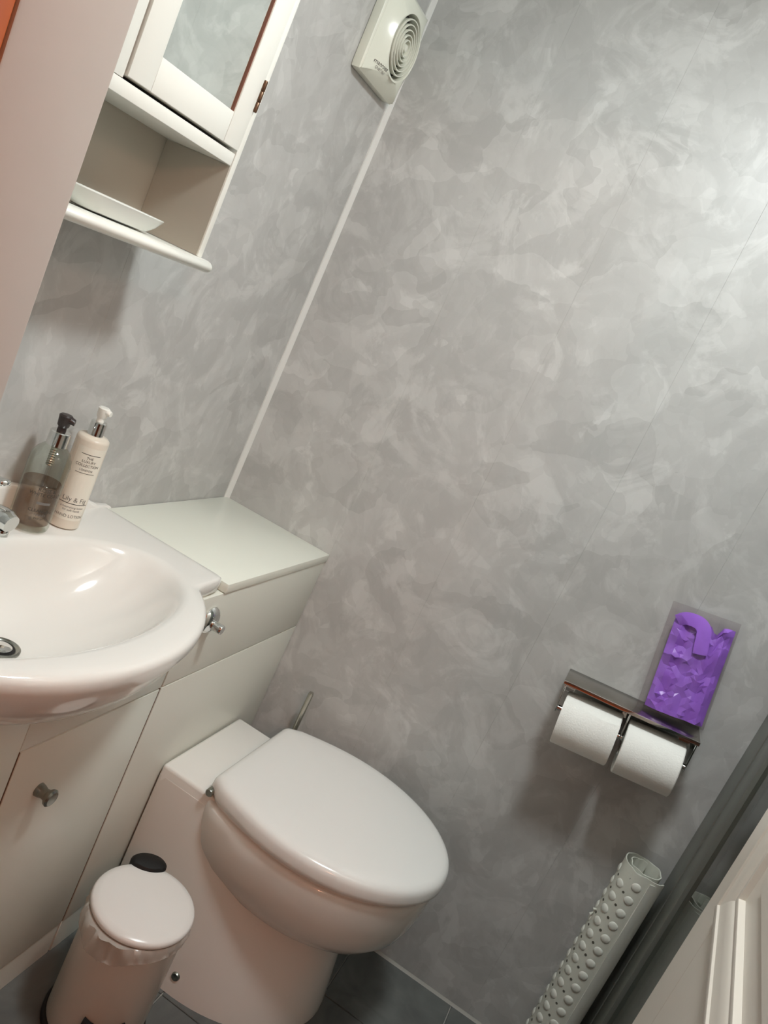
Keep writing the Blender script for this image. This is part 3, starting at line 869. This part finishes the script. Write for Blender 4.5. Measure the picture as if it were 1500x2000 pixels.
# ================================================================== EXTRACTOR FAN
FX, FZ, FS = -0.136, 1.892, 0.0955
fn = empty('extractor_fan', (FX, 0, FZ - FS), 'cream square extractor fan with round grille in the wall corner', 'fan')
n = 96
GX, GZ = -0.004, -0.006
def sqr(h, yy, k=12, ofx=0, ofz=0):
    g = []
    for i in range(n):
        t = 2 * PI * i / n
        c_, s_ = math.cos(t), math.sin(t)
        q = (abs(c_) ** k + abs(s_) ** k) ** (-1 / k)
        g.append((FX + ofx + h * q * c_, yy, FZ + ofz + h * q * s_))
    return g
def circ(r, yy):
    return [(FX + GX + r * math.cos(2 * PI * i / n), yy, FZ + GZ + r * math.sin(2 * PI * i / n)) for i in range(n)]
def face(e, dy):
    o = []
    for x_, y_, z_ in sqr(FS, 0, 44):
        u = max(-1, min(1, (x_ - FX) / FS)); w = (z_ - FZ) / FS
        lim = FS - 0.003 - e - 0.021 * (1 - u * u)
        zz = max(-lim, min(lim, w * FS))
        xx = max(-(FS - 0.003 - e), min(FS - 0.003 - e, u * FS))
        o.append((FX + xx, -(0.0255 + 0.0245 * (1 - u * u)) + dy, FZ + zz))
    return o
RG = 0.0625
hs = loft([sqr(FS - 0.001, -0.0012, 44), sqr(FS, -0.003, 44), sqr(FS, -0.020, 44), sqr(FS - 0.002, -0.0225, 40), face(0.0, 0.0006), face(0.0015, 0.0),
           circ(RG + 0.004, -0.0515), circ(RG, -0.0510), circ(RG - 0.0012, -0.046), circ(RG - 0.0015, -0.030), circ(0.010, -0.028)], True, True)
from mathutils.bvhtree import BVHTree
fan_bvh = BVHTree.FromBMesh(hs)
obj('housing', hs, 'fan', fn, sharp=32)
gr = obj('duct', lathe([(RG - 0.003, -0.0305), (RG - 0.003, -0.0312), (0.02, -0.0312)], (FX + GX, 0, FZ + GZ), 48, 'y'), 'dark', fn)
for i, r_ in enumerate((0.0530, 0.0435, 0.0340, 0.0245, 0.0155)):
    yo = -0.0500 - 0.0005 * i
    obj('grille_ring', lathe([(r_ + 0.0016, yo), (r_ + 0.0010, yo - 0.003), (r_ - 0.0010, yo - 0.003), (r_ - 0.0028, yo + 0.014), (r_ - 0.0008, yo + 0.014), (r_ + 0.0016, yo)], (FX + GX, 0, FZ + GZ), 64, 'y', False, False), 'fan', fn)
obj('grille_hub', lathe([(0.0085, -0.036), (0.0085, -0.050), (0.0065, -0.0545), (0.0, -0.0555)], (FX + GX, 0, FZ + GZ), 32, 'y'), 'fan', fn)
for a in (30, 120, 210, 300):
    t = math.radians(a)
    sb_ = box(0.008, RG - 0.001, -0.0385, -0.0345, -0.0012, 0.0012)
    bmesh.ops.rotate(sb_, verts=sb_.verts[:], matrix=Matrix.Rotation(t, 3, 'Y'))
    bmesh.ops.translate(sb_, verts=sb_.verts[:], vec=(FX + GX, 0, FZ + GZ))
    obj('grille_spoke', sb_, 'fan', fn)
def ftxt(s, h, x_, z_, yy):
    bm = text_bm(s, h)
    for v in bm.verts:
        p = Vector((x_ + v.co.x, -0.2, z_ + v.co.y))
        hit = fan_bvh.ray_cast(p, Vector((0, 1, 0)))[0]
        v.co = Vector((p.x, (hit.y if hit else yy) - 0.0006, p.z))
    return bm
obj('fan_print', ftxt('manrose', 0.0118, FX - 0.057, FZ - 0.0660, -0.0525), 'ink', fn, flat=True, recalc=False)
obj('fan_print', ftxt('QUIET FAN', 0.0070, FX - 0.052, FZ - 0.0750, -0.0525), 'ink2', fn, flat=True, recalc=False)

# ================================================================== PAPER HOLDER
tilt = math.radians(-5.0)
HP = Vector((0, -0.924, 0.866))
ph = empty('paper_holder', HP, 'chrome double toilet roll holder with flat shelf on the wall', 'roll holder', rot=(tilt, 0, 0))
def hp(name, bm, mat, parent=None, **k):
    # built in local axes around the hinge corner
    return obj(name, bm, mat, parent or ph, local=True, **k)
hp('shelf', box(-0.102, -0.0012, -0.285, 0.0, -0.003, 0.0, 0.0008), 'satin')
hp('shelf_lip', box(-0.1045, -0.1015, -0.285, 0.0, -0.0075, 0.0008, 0.0008), 'chrome')
hp('back_plate', box(-0.0035, -0.0008, -0.282, -0.003, -0.050, -0.0032, 0.0005), 'chrome')
for yy in (-0.006, -0.1445, -0.281):
    prf = [(-0.004, -0.0035), (-0.098, -0.0035), (-0.098, -0.012), (-0.088, -0.060), (-0.080, -0.078), (-0.070, -0.078), (-0.062, -0.064), (-0.040, -0.040), (-0.004, -0.030)]
    hp('bracket', prism(prf, 'y', yy - 0.0015, yy + 0.0015, 0.0006, 1), 'chrome')
for y0, y1 in ((-0.004, -0.150), (-0.146, -0.283)):
    hp('roll_bar', lathe([(0.0045, y1), (0.0062, y1 + 0.002), (0.0062, y0 - 0.002), (0.0045, y0)], (-0.076, 0, -0.068), 20, 'y'), 'chrome')
rot = Matrix.Rotation(tilt, 4, 'X')
def roll(name, y0, y1, label, R_, flap):
    c = HP + rot @ Vector((-0.076, (y0 + y1) / 2, -0.068 - 0.014))
    t = empty(name, c, label, 'toilet roll', 'toilet rolls on the holder', rot=(math.radians(-7.0), 0, 0))
    w = abs(y1 - y0) / 2
    g = lathe([(0.0205, -w), (R_ - 0.002, -w), (R_, -w + 0.002), (R_, w - 0.002), (R_ - 0.002, w), (0.0205, w), (0.0205, -w)], (0, 0, 0), 64, 'y', False, False)
    obj('paper', g, 'paper', t, local=True)
    obj('core', lathe([(0.0204, -w + 0.001), (0.0204, w - 0.001), (0.0192, w - 0.001), (0.0192, -w + 0.001), (0.0204, -w + 0.001)], (0, 0, 0), 40, 'y', False, False), 'card', t, local=True)
    # loose end sheet lying on the roll
    gg = []
    for i in range(15):
        u = i / 14
        rw = []
        for j in range(13):
            v_ = j / 12
            a = math.radians(flap[0]) + (math.radians(flap[1]) - math.radians(flap[0])) * u
            wav = (0.12 * math.sin(v_ * 5.0 + 0.4) + 0.10 * v_) * (1 - u) if flap[2] else 0
            rr2 = R_ + 0.0008 + (0.0022 * (1 - u) ** 2 * (1.6 + math.sin(v_ * 7)) if flap[2] else 0.0006)
            rw.append((rr2 * math.cos(a + wav), -w + 2 * w * v_, rr2 * math.sin(a + wav)))
        gg.append(rw)
    obj('end_sheet', loft(gg, False, False, False), 'paper', t, local=True, sharp=80)
    return t
roll('toilet_roll', -0.018, -0.137, 'toilet roll on the left arm of the holder, loose wavy edge', 0.057, (128, 225, True))
roll('toilet_roll', -0.152, -0.270, 'toilet roll on the right arm of the holder, below the purple bag', 0.058, (20, -70, False))

# ================================================================== PURPLE BAG PACK
# stands on the shelf and leans on the wall; local frame: u across (-y), w up, d out from the wall
pk_o = HP + rot @ Vector((-0.045, -0.163, 0.0012))
pk = empty('bag_pack', pk_o, 'clear plastic sleeve of purple bags leaning on the roll holder shelf', 'bag pack', rot=(math.radians(-8.5), math.radians(8.5), 0))
WU, HU = 0.122, 0.226
nu, nw = 15, 25
def crinkle(u, w, k):
    q = Vector((u * 2.5 + w * 1.2 + k * 7, w * 3.6 - u, k * 3.3))
    a = noise.noise(q); b_ = noise.noise(q * 2.3 + Vector((5, 2, 1)))
    ridged = 1 - abs(noise.noise(q * 1.6 + Vector((1, 9, 4)))) * 2
    fine = abs(noise.noise(q * 4.1 + Vector((2, 7, 3))))
    return 0.7 * a + 0.30 * b_ + 0.65 * ridged - 0.12 * fine
def sheet(k, d0, amp, topf, u0=0.02, u1=0.98, w0=0.03):
    bm = bmesh.new()
    vv = []
    for j in range(nw + 1):
        row = []
        for i in range(nu + 1):
            uu = u0 + (u1 - u0) * i / nu
            top = topf(uu)
            ww = w0 + (top - w0) * j / nw
            env = min(1, 6 * min(uu, 1 - uu) + 0.15)
            dd = d0 * env + amp * crinkle(uu, ww, k) * (0.4 + 0.6 * env)
            jx = 0.022 * noise.noise(Vector((i * 1.7, j * 1.3, k))) if 0 < i < nu else 0
            jz = 0.016 * noise.noise(Vector((i * 1.1, j * 1.9, k + 5))) if 0 < j < nw else 0
            dd += 0.0026 * noise.noise(Vector((i * 0.83, j * 0.71, k * 2 + 1)))
            row.append(bm.verts.new((-max(dd, 0.001), -WU * (uu + jx), HU * (ww + jz))))
        vv.append(row)
    for j in range(nw):
        for i in range(nu):
            a_, b_, c_, d_ = vv[j][i], vv[j][i + 1], vv[j + 1][i + 1], vv[j + 1][i]
            if (i * 7 + j * 3) % 2: bm.faces.new((a_, b_, c_)); bm.faces.new((a_, c_, d_))
            else: bm.faces.new((a_, b_, d_)); bm.faces.new((b_, c_, d_))
    return bm
def solid(bm, th):
    bmesh.ops.recalc_face_normals(bm, faces=bm.faces[:])
    bmesh.ops.solidify(bm, geom=bm.faces[:], thickness=th)
    return bm
tf = lambda u: 0.90 - 0.03 * u + (0.05 * math.exp(-((u - 0.56) / 0.05) ** 2)) + (0.07 if u > 0.80 else 0.07 * max(0, (u - 0.72) / 0.08)) - 0.03 * math.exp(-((u - 0.70) / 0.05) ** 2)
obj('folded_bags', sheet(1, 0.012, 0.0090, tf), 'purple', pk, local=True, sharp=17)
obj('folded_bags', sheet(2, 0.003, 0.0020, lambda u: tf(u) - 0.02), 'purple', pk, local=True, sharp=35)
# the folded-over tie strip
st = []
pth = [(0.06, 0.86, 0.012), (0.16, 0.905, 0.019), (0.30, 0.915, 0.023), (0.42, 0.90, 0.024), (0.50, 0.85, 0.025), (0.53, 0.74, 0.024), (0.555, 0.64, 0.022)]
def cr(p0, p1, p2, p3, t):
    return tuple(0.5 * (2 * b + (c - a) * t + (2 * a - 5 * b + 4 * c - d) * t * t + (3 * b - a - 3 * c + d) * t ** 3) for a, b, c, d in zip(p0, p1, p2, p3))
pts = []
for i in range(len(pth) - 1):
    P0, P1, P2, P3 = pth[max(i - 1, 0)], pth[i], pth[i + 1], pth[min(i + 2, len(pth) - 1)]
    for s in range(6): pts.append(cr(P0, P1, P2, P3, s / 6))
pts.append(pth[-1])
for i, p in enumerate(pts):
    q0, q1 = pts[max(i - 1, 0)], pts[min(i + 1, len(pts) - 1)]
    tu, tw = (q1[0] - q0[0]) * WU, (q1[1] - q0[1]) * HU
    l_ = math.hypot(tu, tw) or 1
    nx_, nw_ = -tw / l_, tu / l_
    hw_ = 0.0125 + 0.0015 * min(1, i / 20)
    f2 = -1 if True else 1
    st.append([(-p[2], -(WU * p[0] + nx_ * hw_), HU * p[1] + nw_ * hw_), (-p[2] - 0.002, -(WU * p[0]), HU * p[1]), (-p[2], -(WU * p[0] - nx_ * hw_), HU * p[1] - nw_ * hw_)])
sm = loft(st, False, False, False)
obj('tie_strip', solid(sm, 0.0008), 'purple', pk, local=True, sharp=35)
# clear sleeve
sv = bmesh.new()
g1, g2 = [], []
for j in range(21):
    w_ = j / 20
    r1_, r2_ = [], []
    for i in range(25):
        u_ = -0.10 + 1.13 * i / 24
        e = max(0.0, 1 - ((u_ - 0.465) / 0.565) ** 4)
        dd = 0.0015 + 0.026 * e * (1 - 0.25 * w_ if w_ > 0.05 else 0.75) + 0.0012 * noise.noise(Vector((u_ * 5, w_ * 8, 1)))
        r1_.append((-dd, -WU * u_, HU * 1.02 * w_)); r2_.append((0.0, -WU * u_, HU * 1.02 * w_))
    g1.append(r1_); g2.append(r2_)
loft(g1, False, False, False, sv); loft(g2, False, False, False, sv)
obj('sleeve', sv, 'sleeve', pk, local=True, sharp=60)

# ================================================================== ROLLED BATH MAT
RX, RY, RH, RR = -0.060, -1.246, 0.585, 0.047
rm = empty('bath_mat', (RX, RY, 0), 'rolled white rubber suction mat standing against the wall by the shower screen', 'bath mat')
# spiral sheet, outer end lying on the camera side
import math as _m
aend = math.radians(238)
turns = 1.7
def spiral(u):
    a = aend - 2 * PI * turns * (1 - u)
    r_ = RR - 0.0125 * (1 - u) * turns
    if u > 0.93: r_ += 0.003 * (u - 0.93) / 0.07
    return a, r_
ns = 150
inn, outr = [], []
th = 0.0022
zs = [0.001] + [RH * k / 10 for k in range(1, 10)] + [RH]
rows = []
for z in zs:
    rw = []
    def P(u, dr):
        a, r_ = spiral(u)
        wob = 0.0010 * noise.noise(Vector((a * 2, z * 14, 2.0))) + (0.0018 * noise.noise(Vector((u * 30, 1.0, z * 3))) if u < 0.6 else 0)
        return (RX + (r_ + dr + wob) * math.cos(a), RY + (r_ + dr + wob) * math.sin(a), z + (0.004 * noise.noise(Vector((u * 20, 3, 1))) if z == RH else 0))
    rw = [P(i / ns, th / 2) for i in range(ns + 1)] + [P(i / ns, -th / 2) for i in range(ns, -1, -1)]
    rows.append(rw)
obj('mat_sheet', loft(rows, True, True), 'mat', rm, sharp=60)
cupm = finish(lathe([(0.0100, 0.0), (0.0094, 0.0009), (0.0078, 0.0020), (0.0052, 0.0029), (0.0025, 0.0032), (0.0, 0.0033)], (0, 0, 0), 18, 'x'), 'suction_cup')
for v in cupm.vertices: v.co.x = v.co.x
holem = finish(lathe([(0.0030, 0.0), (0.0028, 0.0007), (0.0, 0.0008)], (0, 0, 0), 12, 'x'), 'drain_hole')
base = Vector((RX, RY, 0))
for ci, ad in enumerate((176, 134, 92, 50)):
    a = math.radians(ad)
    for k in range(17):
        z = 0.020 + k * 0.0335 + (0.0165 if ci % 2 else 0)
        if z > RH - 0.02: continue
        r_ = RR - 0.0125 * max(0, (aend - a) / (2 * PI)) + th / 2 - 0.0004
        o = link('suction_cup', cupm, 'cup', rm, (r_ * math.cos(a), r_ * math.sin(a), z))
        o.rotation_euler = (0, 0, a)
        if ci < 2:
            a2 = math.radians(ad - 21); z2 = z + 0.0085
            r2_ = RR - 0.0125 * max(0, (aend - a2) / (2 * PI)) + th / 2 - 0.0003
            h_ = link('drain_hole', holem, 'hole', rm, (r2_ * math.cos(a2), r2_ * math.sin(a2), z2))
            h_.rotation_euler = (0, 0, a2)
# smooth border strip with a stray thread on the far side
bdr = []
for z in [0.0015 + (RH - 0.008) * k_ / 12 for k_ in range(13)]:
    rw = []
    for i in range(9):
        a = math.radians(199 + 50 * i / 8 + 2.0 * noise.noise(Vector((z * 9, 1, 4))) * (i == 0))
        rw.append((RX + (RR + 0.0022) * math.cos(a), RY + (RR + 0.0022) * math.sin(a), z))
    for i in range(8, -1, -1):
        a = math.radians(199 + 50 * i / 8)
        rw.append((RX + (RR + 0.0004) * math.cos(a), RY + (RR + 0.0004) * math.sin(a), z))
    bdr.append(rw)
obj('border_strip', loft(bdr), 'cup', rm)
bits = tube([(RX - 0.012, RY + RR - 0.009, 0.452), (RX - 0.010, RY + RR - 0.002, 0.447), (RX - 0.010, RY + RR - 0.004, 0.440), (RX - 0.012, RY + RR + 0.001, 0.433)], [0.0012, 0.0035, 0.0014, 0.003], 8)
obj('loose_tab', bits, 'mat', rm)

# ================================================================== SHOWER SCREEN
YS = -1.306
ss = empty('shower_screen', (-0.5, YS - 0.015, 0.0), 'shower screen of clear glass in a dark grey metal frame', 'shower screen')
obj('wall_profile', box(-0.086, -0.0008, YS - 0.030, YS, 0.0, 1.95, 0.0015), 'profile', ss)
obj('seal_strip', box(-0.0905, -0.0865, YS - 0.026, YS - 0.004, 0.0, 1.95), 'seal', ss)
obj('frame_stile', box(-0.158, -0.091, YS - 0.028, YS - 0.001, 0.0, 1.95, 0.0015), 'profile', ss)
obj('frame_stile', box(-1.29, -1.25, YS - 0.028, YS - 0.001, 0.0, 1.95, 0.0015), 'profile', ss)
obj('top_rail', box(-1.2495, -0.1585, YS - 0.028, YS - 0.001, 1.91, 1.95, 0.0015), 'profile', ss)
obj('bottom_rail', box(-1.2495, -0.1585, YS - 0.028, YS - 0.001, 0.0, 0.04, 0.0015), 'profile', ss)
obj('glass_pane', box(-1.2495, -0.1585, YS - 0.016, YS - 0.010, 0.0405, 1.9095), 'glass', ss)
